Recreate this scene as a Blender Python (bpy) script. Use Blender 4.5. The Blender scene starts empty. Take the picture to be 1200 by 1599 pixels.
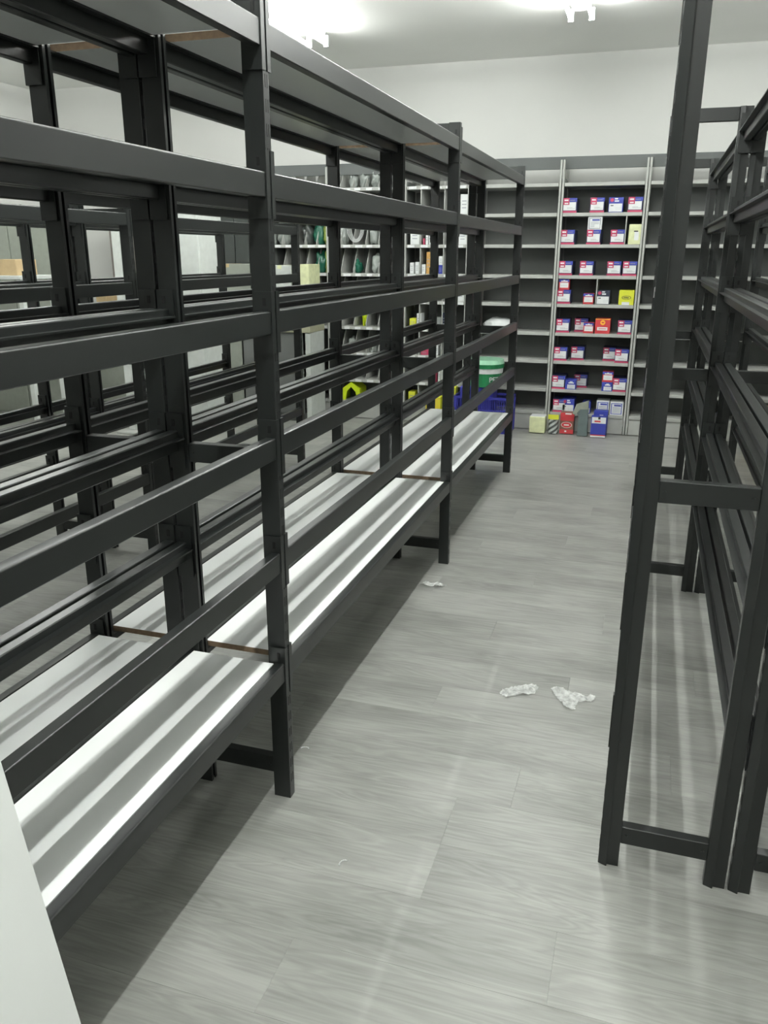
import bpy, bmesh, math, random
from mathutils import Vector, Matrix, noise
random.seed(7)
S = bpy.context.scene
COL = S.collection
# ------------------------------------------------------------------ camera
F, YAW, PITCH, ROLL = 1263.86, -0.30956, 0.308604, 0.0026215
cd = bpy.data.cameras.new('camera'); cam = bpy.data.objects.new('camera', cd); COL.objects.link(cam)
cd.sensor_fit = 'VERTICAL'; cd.sensor_height = 24.0; cd.lens = 24.0 * F / 1599.0
cd.clip_start = 0.05; cd.clip_end = 60
fwd = Vector((math.sin(YAW) * math.cos(PITCH), math.cos(YAW) * math.cos(PITCH), -math.sin(PITCH)))
rt = Vector((math.cos(YAW), -math.sin(YAW), 0)); up = rt.cross(fwd)
r2 = math.cos(ROLL) * rt + math.sin(ROLL) * up; u2 = -math.sin(ROLL) * rt + math.cos(ROLL) * up
cam.matrix_world = Matrix(((r2.x, u2.x, -fwd.x, 0), (r2.y, u2.y, -fwd.y, 0), (r2.z, u2.z, -fwd.z, 1.5), (0, 0, 0, 1)))
S.camera = cam
# ------------------------------------------------------------------ world, exposure, lamp strength
W = bpy.data.worlds.new('world'); S.world = W; W.use_nodes = True
W.node_tree.nodes['Background'].inputs[0].default_value = (0.8, 0.86, 0.84, 1)
W.node_tree.nodes['Background'].inputs[1].default_value = 0.3
S.view_settings.view_transform = 'Standard'; S.view_settings.look = 'None'
S.view_settings.exposure = 0.2; S.view_settings.gamma = 1; S.view_settings.use_curve_mapping = False
TUBE = 78.0      # twin battens
TUBE1 = 140.0    # single bright battens over the aisle
TUBE2 = 115.0    # single battens over the second aisle
# ------------------------------------------------------------------ materials
def lin(c):
    if isinstance(c, str):
        c = [int(c[i:i + 2], 16) / 255 for i in (0, 2, 4)]
    return tuple(((v / 12.92) if v <= 0.04045 else ((v + 0.055) / 1.055) ** 2.4) for v in c) + (1,)
def mat(name, col, rough=0.5, metal=0.0, var=0.12, scale=9.0, bump=0.0, bscale=60, spec=0.5, alpha=None, trans=0, emit=0, coat=0, rvar=0.0):
    m = bpy.data.materials.new(name); m.use_nodes = True; nt = m.node_tree; N = nt.nodes; K = nt.links
    b = N['Principled BSDF']; c = lin(col)
    b.inputs['Roughness'].default_value = rough; b.inputs['Metallic'].default_value = metal
    b.inputs['Specular IOR Level'].default_value = spec
    b.inputs['Coat Weight'].default_value = coat; b.inputs['Coat Roughness'].default_value = 0.15
    tc = N.new('ShaderNodeTexCoord')
    n = N.new('ShaderNodeTexNoise'); n.inputs['Scale'].default_value = scale; n.inputs['Detail'].default_value = 5
    K.new(tc.outputs['Object'], n.inputs['Vector'])
    r = N.new('ShaderNodeValToRGB'); r.color_ramp.elements[0].position = 0.3; r.color_ramp.elements[1].position = 0.7
    r.color_ramp.elements[0].color = tuple(v * (1 - var) for v in c[:3]) + (1,)
    r.color_ramp.elements[1].color = tuple(min(1, v * (1 + var)) for v in c[:3]) + (1,)
    K.new(n.outputs['Fac'], r.inputs['Fac']); K.new(r.outputs['Color'], b.inputs['Base Color'])
    if rvar:
        mr = N.new('ShaderNodeMapRange'); mr.inputs['From Min'].default_value = 0.35; mr.inputs['From Max'].default_value = 0.65
        mr.inputs['To Min'].default_value = max(0.03, rough - rvar); mr.inputs['To Max'].default_value = rough + rvar
        K.new(n.outputs['Fac'], mr.inputs['Value']); K.new(mr.outputs['Result'], b.inputs['Roughness'])
    if bump:
        n2 = N.new('ShaderNodeTexNoise'); n2.inputs['Scale'].default_value = bscale; K.new(tc.outputs['Object'], n2.inputs['Vector'])
        bp = N.new('ShaderNodeBump'); bp.inputs['Strength'].default_value = bump; bp.inputs['Distance'].default_value = 0.004
        K.new(n2.outputs['Fac'], bp.inputs['Height']); K.new(bp.outputs['Normal'], b.inputs['Normal'])
    if alpha is not None: b.inputs['Alpha'].default_value = alpha
    if trans: b.inputs['Transmission Weight'].default_value = trans
    if emit:
        b.inputs['Emission Color'].default_value = c; b.inputs['Emission Strength'].default_value = emit
    return m
BLACK = mat('black_enamel', '1e2120', 0.31, 0, 0.04, 2, 0, 30, 0.55)
SLOT = mat('slot_dark', '0c0d0c', 0.8)
WHITEB = mat('white_melamine', 'eff2f0', 0.34, 0, 0.015, 4)
MDF = mat('raw_board_edge', '8f7a63', 0.8, 0, 0.2, 60)
WALL = mat('painted_wall', 'd9dad7', 0.85, 0, 0.02, 2, 0.03, 120)
CEIL = mat('white_ceiling', 'f0f1ee', 0.9, 0, 0.015, 2)
GREY = mat('grey_shelf_steel', 'a9aba7', 0.45, 0.0, 0.06, 12, 0.02)
DGREY = mat('dark_grey_panel', '6a6d6b', 0.6, 0, 0.08, 3)
FASC = mat('grey_fascia', '595d5c', 0.6, 0, 0.06, 2)
TUBEM = mat('fluorescent_tube', 'fdfffb', 0.4, emit=TUBE)
TUBE1M = mat('bright_fluorescent_tube', 'fdfffb', 0.4, emit=TUBE1)
TUBE2M = mat('second_aisle_tube', 'fdfffb', 0.4, emit=TUBE2)
BATTEN = mat('batten_enamel', 'eef0ee', 0.4)
def plain(n, c, r=0.5, **k): return mat(n, c, r, 0, 0.05, 20, **k)
NAVY = plain('box_navy', '2a3050'); BLUE = plain('box_blue', '343f9a'); RED = plain('box_red', 'c03c42'); PINK = plain('box_crimson', 'b23a5c')
PAPER = plain('label_white', 'dcdfdf'); INK = plain('print_grey', '8d9099'); DINK = plain('print_dark', '33353a')
YEL = plain('box_yellow', 'd0d43a'); ORANGE = plain('box_yellow_orange', 'f0b53a'); BROWN = plain('box_brown', '7a5446'); CREAM = mat('cream_card', 'd3d8ac', 0.7, 0, 0.1, 25, 0.3, 25)
TAN = plain('cardboard', 'b8a27c', 0.8); DNAVY = plain('box_dark_navy', '2c3346'); CORK = mat('cork', 'bd9358', 0.9, 0, 0.3, 90)
LIME = plain('lime_plastic', 'c7dc1e', 0.45); GREEN = plain('green_plastic', '1f7145', 0.3); MINT = plain('pale_green_plastic', '9fd3b3', 0.25)
BLUEP = plain('blue_plastic', '32348c', 0.4); SLATE = mat('slate_wrap', '5e6b6b', 0.6, 0, 0.15, 15); STONE = mat('grey_green_fabric', '8d9387', 0.8, 0, 0.15, 15)
SILV = plain('silver_wrap', 'b7bcba', 0.35); DARKW = plain('dark_wrap', '454a49', 0.5)
def film_mat():
    m = bpy.data.materials.new('clear_plastic_film'); m.use_nodes = True; nt = m.node_tree; N = nt.nodes; K = nt.links
    b = N['Principled BSDF']; b.inputs['Base Color'].default_value = lin('e8ebe8'); b.inputs['Roughness'].default_value = 0.35
    b.inputs['Specular IOR Level'].default_value = 0.6
    tc = N.new('ShaderNodeTexCoord'); n = N.new('ShaderNodeTexNoise'); n.inputs['Scale'].default_value = 55
    K.new(tc.outputs['Object'], n.inputs['Vector'])
    mr = N.new('ShaderNodeMapRange'); mr.inputs['From Min'].default_value = 0.35; mr.inputs['From Max'].default_value = 0.7
    mr.inputs['To Min'].default_value = 0.45; mr.inputs['To Max'].default_value = 0.8
    K.new(n.outputs['Fac'], mr.inputs['Value']); K.new(mr.outputs['Result'], b.inputs['Alpha'])
    return m
FILM = film_mat()
def wood_mat():
    m = bpy.data.materials.new('grey_oak_laminate'); m.use_nodes = True; nt = m.node_tree; N = nt.nodes; K = nt.links
    b = N['Principled BSDF']; b.inputs['Roughness'].default_value = 0.42; b.inputs['Specular IOR Level'].default_value = 0.5
    tc = N.new('ShaderNodeTexCoord'); oi = N.new('ShaderNodeObjectInfo')
    mul = N.new('ShaderNodeVectorMath'); mul.operation = 'SCALE'; mul.inputs['Scale'].default_value = 1.0
    cmb = N.new('ShaderNodeCombineXYZ')
    for i, k in enumerate((37.0, 19.0, 53.0)):
        mm = N.new('ShaderNodeMath'); mm.operation = 'MULTIPLY'; mm.inputs[1].default_value = k
        K.new(oi.outputs['Random'], mm.inputs[0]); K.new(mm.outputs[0], cmb.inputs[i])
    add = N.new('ShaderNodeVectorMath'); add.operation = 'ADD'; K.new(tc.outputs['Object'], add.inputs[0]); K.new(cmb.outputs[0], add.inputs[1])
    mp = N.new('ShaderNodeMapping'); mp.inputs['Scale'].default_value = (0.9, 8.0, 1); K.new(add.outputs[0], mp.inputs['Vector'])
    n1 = N.new('ShaderNodeTexNoise'); n1.inputs['Scale'].default_value = 1.5; n1.inputs['Detail'].default_value = 4; n1.inputs['Distortion'].default_value = 0.6
    K.new(mp.outputs[0], n1.inputs['Vector'])
    # growth ring contours from a slow noise field
    mr = N.new('ShaderNodeMath'); mr.operation = 'MULTIPLY'; mr.inputs[1].default_value = 11.0; K.new(n1.outputs['Fac'], mr.inputs[0])
    fr = N.new('ShaderNodeMath'); fr.operation = 'PINGPONG'; fr.inputs[1].default_value = 0.5; K.new(mr.outputs[0], fr.inputs[0])
    # fine pores
    mp2 = N.new('ShaderNodeMapping'); mp2.inputs['Scale'].default_value = (5, 120, 1); K.new(add.outputs[0], mp2.inputs['Vector'])
    n2 = N.new('ShaderNodeTexNoise'); n2.inputs['Scale'].default_value = 1.0; n2.inputs['Detail'].default_value = 3; K.new(mp2.outputs[0], n2.inputs['Vector'])
    # broad tone
    mp3 = N.new('ShaderNodeMapping'); mp3.inputs['Scale'].default_value = (2.2, 6, 1); K.new(add.outputs[0], mp3.inputs['Vector'])
    n3 = N.new('ShaderNodeTexNoise'); n3.inputs['Scale'].default_value = 1.0; n3.inputs['Detail'].default_value = 2; K.new(mp3.outputs[0], n3.inputs['Vector'])
    def ma(op, a, bb):
        q = N.new('ShaderNodeMath'); q.operation = op
        for i, v in enumerate((a, bb)):
            if isinstance(v, (int, float)): q.inputs[i].default_value = v
            else: K.new(v, q.inputs[i])
        return q.outputs[0]
    t = ma('ADD', ma('MULTIPLY', fr.outputs[0], 0.22), ma('MULTIPLY', n2.outputs['Fac'], 0.22))
    t = ma('ADD', t, ma('MULTIPLY', n3.outputs['Fac'], 0.58))
    t = ma('ADD', t, ma('MULTIPLY', oi.outputs['Random'], 0.07))
    r = N.new('ShaderNodeValToRGB'); r.color_ramp.elements[0].position = 0.30; r.color_ramp.elements[1].position = 0.72
    r.color_ramp.elements[0].color = lin('787975'); r.color_ramp.elements[1].color = lin('a8a9a4')
    K.new(t, r.inputs['Fac']); K.new(r.outputs['Color'], b.inputs['Base Color'])
    bp = N.new('ShaderNodeBump'); bp.inputs['Strength'].default_value = 0.12; bp.inputs['Distance'].default_value = 0.001
    K.new(n2.outputs['Fac'], bp.inputs['Height']); K.new(bp.outputs['Normal'], b.inputs['Normal'])
    rr = N.new('ShaderNodeMapRange'); rr.inputs['To Min'].default_value = 0.34; rr.inputs['To Max'].default_value = 0.5
    K.new(n3.outputs['Fac'], rr.inputs['Value']); K.new(rr.outputs['Result'], b.inputs['Roughness'])
    return m
WOOD = wood_mat()
# ------------------------------------------------------------------ helpers
class MB:
    def __init__(s): s.v = []; s.f = []; s.m = []; s.mats = []
    def mi(s, m):
        if m not in s.mats: s.mats.append(m)
        return s.mats.index(m)
    def box(s, x0, x1, y0, y1, z0, z1, m, M=None):
        b = len(s.v); vs = [Vector((x, y, z)) for z in (z0, z1) for y in (y0, y1) for x in (x0, x1)]
        if M: vs = [M @ v for v in vs]
        s.v += vs; k = s.mi(m)
        for q in ((0, 2, 3, 1), (4, 5, 7, 6), (0, 1, 5, 4), (2, 6, 7, 3), (0, 4, 6, 2), (1, 3, 7, 5)):
            s.f.append([b + i for i in q]); s.m.append(k)
        return s
    def bbox(s, x0, x1, y0, y1, z0, z1, m, c=0.003):
        """box with chamfered edges"""
        bm = bmesh.new(); bmesh.ops.create_cube(bm, size=1)
        for v in bm.verts: v.co = Vector(((x0 + x1) / 2 + v.co.x * (x1 - x0), (y0 + y1) / 2 + v.co.y * (y1 - y0), (z0 + z1) / 2 + v.co.z * (z1 - z0)))
        bmesh.ops.bevel(bm, geom=bm.edges[:], offset=c, segments=1, affect='EDGES', clamp_overlap=True)
        s.bm(bm, m); return s
    def bm(s, bm, m):
        b = len(s.v); k = s.mi(m); bm.verts.ensure_lookup_table(); bm.verts.index_update()
        s.v += [v.co.copy() for v in bm.verts]
        for f in bm.faces: s.f.append([b + v.index for v in f.verts]); s.m.append(k)
        bm.free()
    def prism(s, pts, axis, a0, a1, m):
        """extrude closed 2D polygon along axis; pts are the two other coords in order (cyclic)"""
        b = len(s.v); n = len(pts); k = s.mi(m)
        for a in (a0, a1):
            for (p, q) in pts:
                s.v.append(Vector((a, p, q)) if axis == 0 else Vector((p, a, q)) if axis == 1 else Vector((p, q, a)))
        area = sum(pts[i][0] * pts[(i + 1) % n][1] - pts[(i + 1) % n][0] * pts[i][1] for i in range(n))
        sgn = (area > 0) != (axis == 1)
        for i in range(n):
            j = (i + 1) % n; q = [b + i, b + j, b + n + j, b + n + i]
            s.f.append(q if sgn else q[::-1]); s.m.append(k)
        c0 = [b + i for i in range(n)]; c1 = [b + n + i for i in range(n)]
        s.f.append(c0[::-1] if sgn else c0); s.m.append(k); s.f.append(c1 if sgn else c1[::-1]); s.m.append(k)
        return s
    def cyl(s, cx, cy, z0, z1, r0, r1, m, n=20, M=None):
        b = len(s.v); k = s.mi(m)
        for z, r in ((z0, r0), (z1, r1)):
            for i in range(n):
                v = Vector((cx + r * math.cos(2 * math.pi * i / n), cy + r * math.sin(2 * math.pi * i / n), z))
                s.v.append(M @ v if M else v)
        for i in range(n):
            j = (i + 1) % n; s.f.append([b + i, b + j, b + n + j, b + n + i]); s.m.append(k)
        s.f.append([b + i for i in range(n)][::-1]); s.m.append(k); s.f.append([b + n + i for i in range(n)]); s.m.append(k)
        return s
    def mesh(s, name):
        me = bpy.data.meshes.new(name); me.from_pydata(s.v, [], s.f)
        for m in s.mats: me.materials.append(m)
        me.polygons.foreach_set('material_index', s.m); me.update(); return me
def obj(name, me, parent=None, loc=(0, 0, 0), smooth=False):
    if isinstance(me, MB): me = me.mesh(name)
    o = bpy.data.objects.new(name, me); COL.objects.link(o); o.location = loc
    if parent: o.parent = parent
    if smooth:
        for p in me.polygons: p.use_smooth = True
    return o
def tag(o, label=None, cat=None, group=None, kind=None):
    if label: o['label'] = label
    if cat: o['category'] = cat
    if group: o['group'] = group
    if kind: o['kind'] = kind
    return o
def thing(name, loc, label, cat, group=None, rz=0):
    o = bpy.data.objects.new(name, None); COL.objects.link(o); o.location = loc; o.rotation_euler = (0, 0, rz); o.empty_display_size = 0.05
    return tag(o, label, cat, group)
def copy_thing(root, loc, rz=None, label=None):
    r = root.copy(); COL.objects.link(r); r.location = loc
    if rz is not None: r.rotation_euler = (0, 0, rz)
    if label: r['label'] = label
    for ch in list(root.children):
        c = ch.copy(); COL.objects.link(c); c.parent = r
        for g in ch.children:
            d = g.copy(); COL.objects.link(d); d.parent = c
    return r
# ------------------------------------------------------------------ room shell
XL, XR, YN, YF, HC = -6.2, 2.6, -2.6, 7.62, 3.075
tag(obj('wall_back', MB().box(XL, XR, YF, YF + 0.1, 0, HC, WALL)), kind='structure')
tag(obj('wall_front', MB().box(XL, XR, YN - 0.1, YN, 0, HC, WALL)), kind='structure')
tag(obj('wall_left', MB().box(XL - 0.1, XL, YN, YF, 0, HC, WALL)), kind='structure')
tag(obj('wall_right', MB().box(XR, XR + 0.1, YN, YF, 0, HC, WALL)), kind='structure')
tag(obj('ceiling', MB().box(XL, XR, YN, YF, HC, HC + 0.1, CEIL)), kind='structure')
floor = tag(obj('floor', MB().box(XL, XR, YN, YF, -0.1, -0.0075, WOOD)), kind='structure')
for nm, b in (('baseboard_left', (XL, XL + 0.012, YN, YF)), ('baseboard_back', (XL, XR, YF - 0.012, YF)), ('baseboard_right', (XR - 0.012, XR, YN, YF))):
    tag(obj(nm, MB().box(*b, 0, 0.07, WALL)), kind='structure')
# planks run across the aisle (along X)
PW, PL = 0.2035, 1.22
def plank_mesh(L):
    m = MB(); c = 0.0004; g = 0.0001
    m.bbox(-L / 2 + g, L / 2 - g, -PW / 2 + g, PW / 2 - g, -0.0075, 0, WOOD, c)
    return m.mesh('plank')
pm = plank_mesh(PL)
rows = []
y0 = 1.955 - PW * 22
nk = 0
rest = MB()
for r in range(47):
    ya = y0 + r * PW
    if ya > YF: break
    yc = ya + PW / 2
    if ya + PW > YF: continue
    off = {21: -0.30, 20: -0.30 + 0.0, 18: -0.545, 19: 0.03}.get(r, (r * 0.437) % PL)
    off = off % PL
    x = XL + off - PL
    while x < XR + 0.01:
        a, b = max(x, XL), min(x + PL, XR)
        if b - a > 0.02:
            # full planks within the visible part are separate pieces
            if abs((b - a) - PL) < 1e-6 and -3.4 < (a + b) / 2 < 1.5 and yc > 0.2 and nk < 290:
                obj('plank', pm, floor, ((a + b) / 2, yc, 0)); nk += 1
            else:
                rest.box(a + .0006, b - .0006, ya + .0006, ya + PW - .0006, -0.0075, 0, WOOD)
        x += PL
tag(obj('plank', rest, floor), kind='stuff')
# ------------------------------------------------------------------ fluorescent battens
def batten(single=0):
    H0 = 2.80 if single else HC
    t = thing('ceiling_light', (0, 0, 0), 'x', 'light', 'fluorescent battens on the ceiling')
    wb = 0.026 if single else 0.06
    b = MB(); b.prism([(-wb, H0), (-wb + 0.006, H0 - 0.04), (wb - 0.006, H0 - 0.04), (wb, H0)], 1, -0.76, 0.76, BATTEN); obj('batten_body', b, t)
    for s in ((0,) if single else (-1, 1)):
        q = MB(); Mx = Matrix.Translation((s * 0.068, -0.735, H0 - 0.085)) @ Matrix.Rotation(-math.pi / 2, 4, 'X')
        q.cyl(0, 0, 0, 1.47, 0.013, 0.013, (TUBE1M if single == 1 else TUBE2M) if single else TUBEM, 10, Mx); o = obj('tube', q, t)
        for yy in (-0.755, 0.736): obj('tube_holder', MB().box(s * 0.068 - 0.017, s * 0.068 + 0.017, yy, yy + 0.019, H0 - 0.105, H0 - 0.03, BATTEN), t)
    if single:
        for yy in (-0.5, 0.5): obj('added_hanging_rod', MB().cyl(0, yy, H0 + 0.0005, HC - 0.001, 0.004, 0.004, GREY, 8), t)  # rods added so the single tubes hang lower and brighten the ceiling
    return t
LIGHTS = [(-0.62, 5.45, 0, 'twin fluorescent batten on the ceiling above the far end of the aisle'),
          (-0.41, 3.80, 1, 'single fluorescent batten above the aisle, farther one of the aisle row'),
          (-0.41, 2.28, 1, 'single fluorescent batten above the aisle, second of the aisle row'),
          (-0.41, 0.76, 1, 'single fluorescent batten above the aisle, third of the aisle row'),
          (-0.41, -0.76, 1, 'single fluorescent batten above the near end of the aisle'),
          (-2.56, 5.60, 0, 'twin fluorescent batten on the ceiling beyond the black racks on the left'),
          (-2.20, 3.60, 2, 'single fluorescent batten above the second aisle, far one'),
          (-2.20, 1.60, 2, 'single fluorescent batten above the second aisle, near one'),
          (-4.6, 5.0, 0, 'twin fluorescent batten on the ceiling above the counters'),
          (1.35, 5.2, 0, 'twin fluorescent batten on the ceiling right of the right-hand racks, far')]
protos = {}
for x, y, k, l in LIGHTS:
    if k in protos: copy_thing(protos[k], (x, y, 0), label=l)
    else: protos[k] = batten(k); protos[k].location = (x, y, 0); protos[k]['label'] = l
# ------------------------------------------------------------------ black boltless racks
BH, BT, LED = 0.055, 0.028, 0.018
def beam_profile(s):
    """x inward is s*; outer face at 0"""
    c = 0.0022
    r = 0.0042
    arc = [(s * r * (1 - math.cos(a)), -r * (1 - math.sin(a))) for a in [math.pi / 2 * k / 4 for k in range(5)]]
    p = [(0, -BH + c)] + arc + [(s * (BT - c), 0), (s * BT, -c), (s * BT, -LED), (s * (BT + 0.017), -LED), (s * (BT + 0.017), -LED - 0.004),
         (s * (BT - 0.003), -LED - 0.004), (s * (BT - 0.003), -BH + c), (s * (BT - 0.003 - c), -BH), (s * c, -BH)]
    return p
_bm = {}
def beam_mesh(s, L):
    k = (s, round(L, 3))
    if k not in _bm: _bm[k] = MB().prism(beam_profile(s), 1, 0, L, BLACK).mesh('beam')
    return _bm[k]
def bracket_mesh(s, e):
    """wraps the upright: s = direction inward, e = +1 at far end of the beam, -1 at near end. origin at outer face, beam top, beam end"""
    k = ('br', s, e)
    if k in _bm: return _bm[k]
    m = MB(); t = 0.0028; z0, z1 = -0.10, 0.045
    ys = sorted((-e * 0.002, e * 0.0145)); m.box(*sorted((-s * t, 0)), *ys, z0, z1, BLACK)
    ys = sorted((-e * 0.0005, -e * (t + 0.0005))); m.box(*sorted((-s * t, s * 0.043)), *ys, z0, z1, BLACK)
    # hook tab
    m.box(*sorted((s * 0.012, s * 0.020)), *sorted((-e * 0.0030, -e * 0.0045)), 0.012, 0.030, SLOT)
    _bm[k] = m.mesh('end_bracket'); return _bm[k]
PD = 0.030   # upright depth along the row
def upright_mesh(s, h, style):
    k = ('up', s, h, style)
    if k in _bm: return _bm[k]
    m = MB(); w = 0.050
    if style == 0:
        p = [(0, 0.001), (s * 0.001, 0), (s * w, 0), (s * w, 0.010), (s * (w - 0.003), 0.010), (s * (w - 0.003), 0.003), (s * 0.003, 0.003), (s * 0.003, PD - 0.003),
             (s * (w - 0.003), PD - 0.003), (s * (w - 0.003), PD - 0.010), (s * w, PD - 0.010), (s * w, PD), (s * 0.001, PD), (0, PD - 0.001)]
        m.prism(p, 2, 0, h, BLACK)
    else:
        # end upright: open folded profile with a slanted left lip
        xs = 0 if s > 0 else -w
        p = [(xs, 0.009), (xs + 0.001, 0.0075), (xs + 0.020, 0), (xs + 0.022, 0.001), (xs + 0.022, 0.008), (xs + w, 0.008), (xs + w, PD), (xs, PD)]
        m.prism(p, 2, 0, h, BLACK)
    _bm[k] = m.mesh('upright'); return _bm[k]
def slots_mesh(s, h):
    k = ('sl', s, h)
    if k in _bm: return _bm[k]
    m = MB(); z = 0.05
    while z < h - 0.04:
        for yy in (0.0085, 0.0185):
            m.box(*sorted((-s * 0.0004, s * 0.001)), yy, yy + 0.003, z, z + 0.027, SLOT)  # raised bars; near-black colour stands in for the shade inside the slots
        z += 0.05
    _bm[k] = m.mesh('slot_row'); return _bm[k]
def crossbar_mesh(L, dep=0.028):
    k = ('cb', round(L, 3))
    if k in _bm: return _bm[k]
    m = MB(); m.bbox(0, L, 0.003, 0.003 + dep, -0.05, 0, BLACK, 0.0016)
    for xx in (0.012, L - 0.012): m.cyl(0, 0, 0, 0.002, 0.004, 0.004, BLACK, 8, Matrix.Translation((xx, 0.003, -0.025)) @ Matrix.Rotation(math.pi / 2, 4, 'X'))
    _bm[k] = m.mesh('crossbar'); return _bm[k]
def rack(label, x0, x1, ys, levels, boards, h, style=0, cbars=(0.125, 1.03), group=None):
    t = thing('storage_rack', (x0, ys[0], 0), label, 'rack', group)
    W_ = x1 - x0; Y0 = ys[0]
    for i, y in enumerate(ys):
        for s, xx in ((1, 0), (-1, W_)):
            u = obj('upright', upright_mesh(s, h, style), t, (xx, y - Y0, 0))
            tag(obj('slot_row', slots_mesh(s, h), u), kind='stuff')
        for z in list(cbars) + [h - 0.002]:
            obj('crossbar', crossbar_mesh(W_ - 0.10), t, (0.05, y - Y0, z))
    for i in range(len(ys) - 1):
        ya, yb = ys[i] + PD + 0.004, ys[i + 1] - 0.004; L = yb - ya
        for li, z in enumerate(levels):
            zz = z + [0, 0.0, -0.002][i % 3] * (li > 0)
            for s, xx in ((1, 0), (-1, W_)):
                b = obj('beam', beam_mesh(s, L), t, (xx, ya - Y0, zz))
                obj('end_bracket', bracket_mesh(s, 1), b, (0, L, 0)); obj('end_bracket', bracket_mesh(s, -1), b, (0, 0, 0))
            if li in boards:
                k = ('bd', round(L, 3), round(W_, 3))
                if k not in _bm:
                    g = BT + 0.0015; c0, c1 = 0.022, L - 0.008; m = MB()
                    nb = len(m.v); m.box(g, W_ - g, c0, c1, -LED, -LED + 0.0165, WHITEB)
                    mi = m.mi(MDF); m.m[2] = mi; m.m[3] = mi
                    _bm[k] = m.mesh('shelf_board')
                obj('shelf_board', _bm[k], t, (0, ya - Y0, zz))
    return t
YS = [-0.140, 1.803, 3.750, 5.650]
LV = [0.437, 0.757, 1.063, 1.370, 1.677, 1.983]
DEP = 0.305
AX1 = -0.858; AX0 = AX1 - DEP; BX1 = AX0 - 0.010; BX0 = BX1 - DEP
rack('long black rack with white bottom boards on the left of the aisle', AX0, AX1, YS, LV, (0, 5), 2.043)
rack('black rack with white bottom boards directly behind the left-hand aisle rack', BX0, BX1, YS, LV, (0, 5), 2.043)
YC = [-0.46, 1.48, 3.425, 5.375]
LVC = LV[:5]
rack('lower black rack without boards across the second aisle, front of the pair', -2.345 - DEP, -2.345, YC, LVC, (), 1.70, cbars=(0.125, 1.03))
rack('lower black rack without boards in the second aisle, rear of the pair nearest the counters', -2.665 - DEP, -2.665, YC, LVC, (), 1.70, cbars=(0.125, 1.03))
RX0 = 0.005; YR = [1.803, 3.750, 5.650]
rack('black rack without boards at the right edge of the aisle', RX0, RX0 + DEP, YR, LV, (), 2.055, style=1)
rack('black rack without boards at the right picture edge, behind the right-hand aisle rack', RX0 + DEP + 0.008, RX0 + 2 * DEP + 0.008, YR, LV, (), 2.055, style=1)
# ------------------------------------------------------------------ white spare board leaning on the near left rack
def leaning_board():
    e = Vector((-0.139, -0.018, 1)).normalized()
    P0 = Vector((-0.735, 0.812, 0.0)); w = Vector((-0.02, -1, 0)); w = (w - e * w.dot(e)).normalized(); n = e.cross(w).normalized()
    if n.x > 0: n = -n
    Hh, Wd, T = 0.98, 0.50, 0.017
    m = MB(); k = m.mi(WHITEB); ke = m.mi(MDF)
    zz = 0.0016
    vs = []
    for dn in (0, T):
        for (a, b) in ((0, 0), (Wd, 0), (Wd, Hh), (0, Hh)):
            vs.append(P0 + Vector((0, 0, zz)) + w * a + e * b + n * dn)
    m.v = vs
    for q, mm in (((0, 1, 2, 3), k), ((7, 6, 5, 4), k), ((0, 4, 5, 1), ke), ((1, 5, 6, 2), ke), ((2, 6, 7, 3), ke), ((3, 7, 4, 0), k)):
        m.f.append(list(q)); m.m.append(mm)
    me = m.mesh('loose_board'); bm = bmesh.new(); bm.from_mesh(me); bmesh.ops.recalc_face_normals(bm, faces=bm.faces[:]); bm.to_mesh(me); bm.free()
    dz = -min(v.co.z for v in me.vertices)
    for v in me.vertices: v.co.z += dz
    return tag(obj('loose_board', me), 'plain white board leaning against the left rack at the lower left corner', 'board')
leaning_board()
# ------------------------------------------------------------------ back wall shelving
SY0, SY1 = 7.25, 7.60
ZS = [0.165, 0.370, 0.617, 0.857, 1.098, 1.332, 1.580, 1.828, 2.060]
def bookcase(name, x0, x1, label, back=True, zs=ZS, h=2.235, shelf_mat=GREY, group=None):
    t = thing(name, (x0, SY0, 0), label, 'shelving', group); w = x1 - x0
    for xx in (0, w - 0.017):
        u = MB(); u.bbox(xx, xx + 0.017, 0, 0.03, 0, h, GREY, 0.002); u.bbox(xx, xx + 0.017, 0.31, 0.34, 0, h, GREY, 0.002); obj('upright', u, t)
        p = MB(); a = xx + 0.0085; p.box(a, a + 0.003, 0.03, 0.31, 0.02, zs[-1] + 0.04, DGREY); obj('side_panel', p, t)
    if back:
        p = MB(); p.box(0.020, w - 0.020, 0.325, 0.329, 0.10, zs[-1] - 0.03, DGREY); obj('back_panel', p, t)
    for z in zs:
        s = MB(); s.bbox(0.021, w - 0.021, 0.002, 0.32, z - 0.028, z, shelf_mat, 0.0015); obj('shelf', s, t)
    k = MB(); k.box(0.021, w - 0.021, 0.012, 0.016, 0, zs[0] - 0.029, GREY); obj('kick_plate', k, t)
    return t
bookcase('metal_shelving', -1.490, -0.7965, 'empty grey metal shelving unit left of the shelves with cartons')
u4 = bookcase('metal_shelving', -0.7905, -0.1185, 'grey metal shelving unit filled with rows of red and blue cartons')
bookcase('metal_shelving', -0.1125, 0.565, 'grey metal shelving unit half hidden behind the right-hand black racks')
bookcase('metal_shelving', 0.567, 1.247, 'grey metal shelving unit at the far right picture edge')
# dividers in the carton unit
d = MB(); d.box(0.530, 0.538, 0.004, 0.30, ZS[6] + 0.0005, ZS[7] - 0.0285, GREY); obj('divider', d, u4)
d = MB(); d.box(0.338, 0.346, 0.004, 0.30, ZS[4] + 0.0005, ZS[5] - 0.0285, GREY); obj('divider', d, u4)
tag(obj('header_panel', MB().bbox(-4.4, 1.40, 7.300, 7.325, 2.168, 2.262, FASC, 0.002)), 'long dark grey header panel running above all the wall shelving', 'panel')
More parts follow.
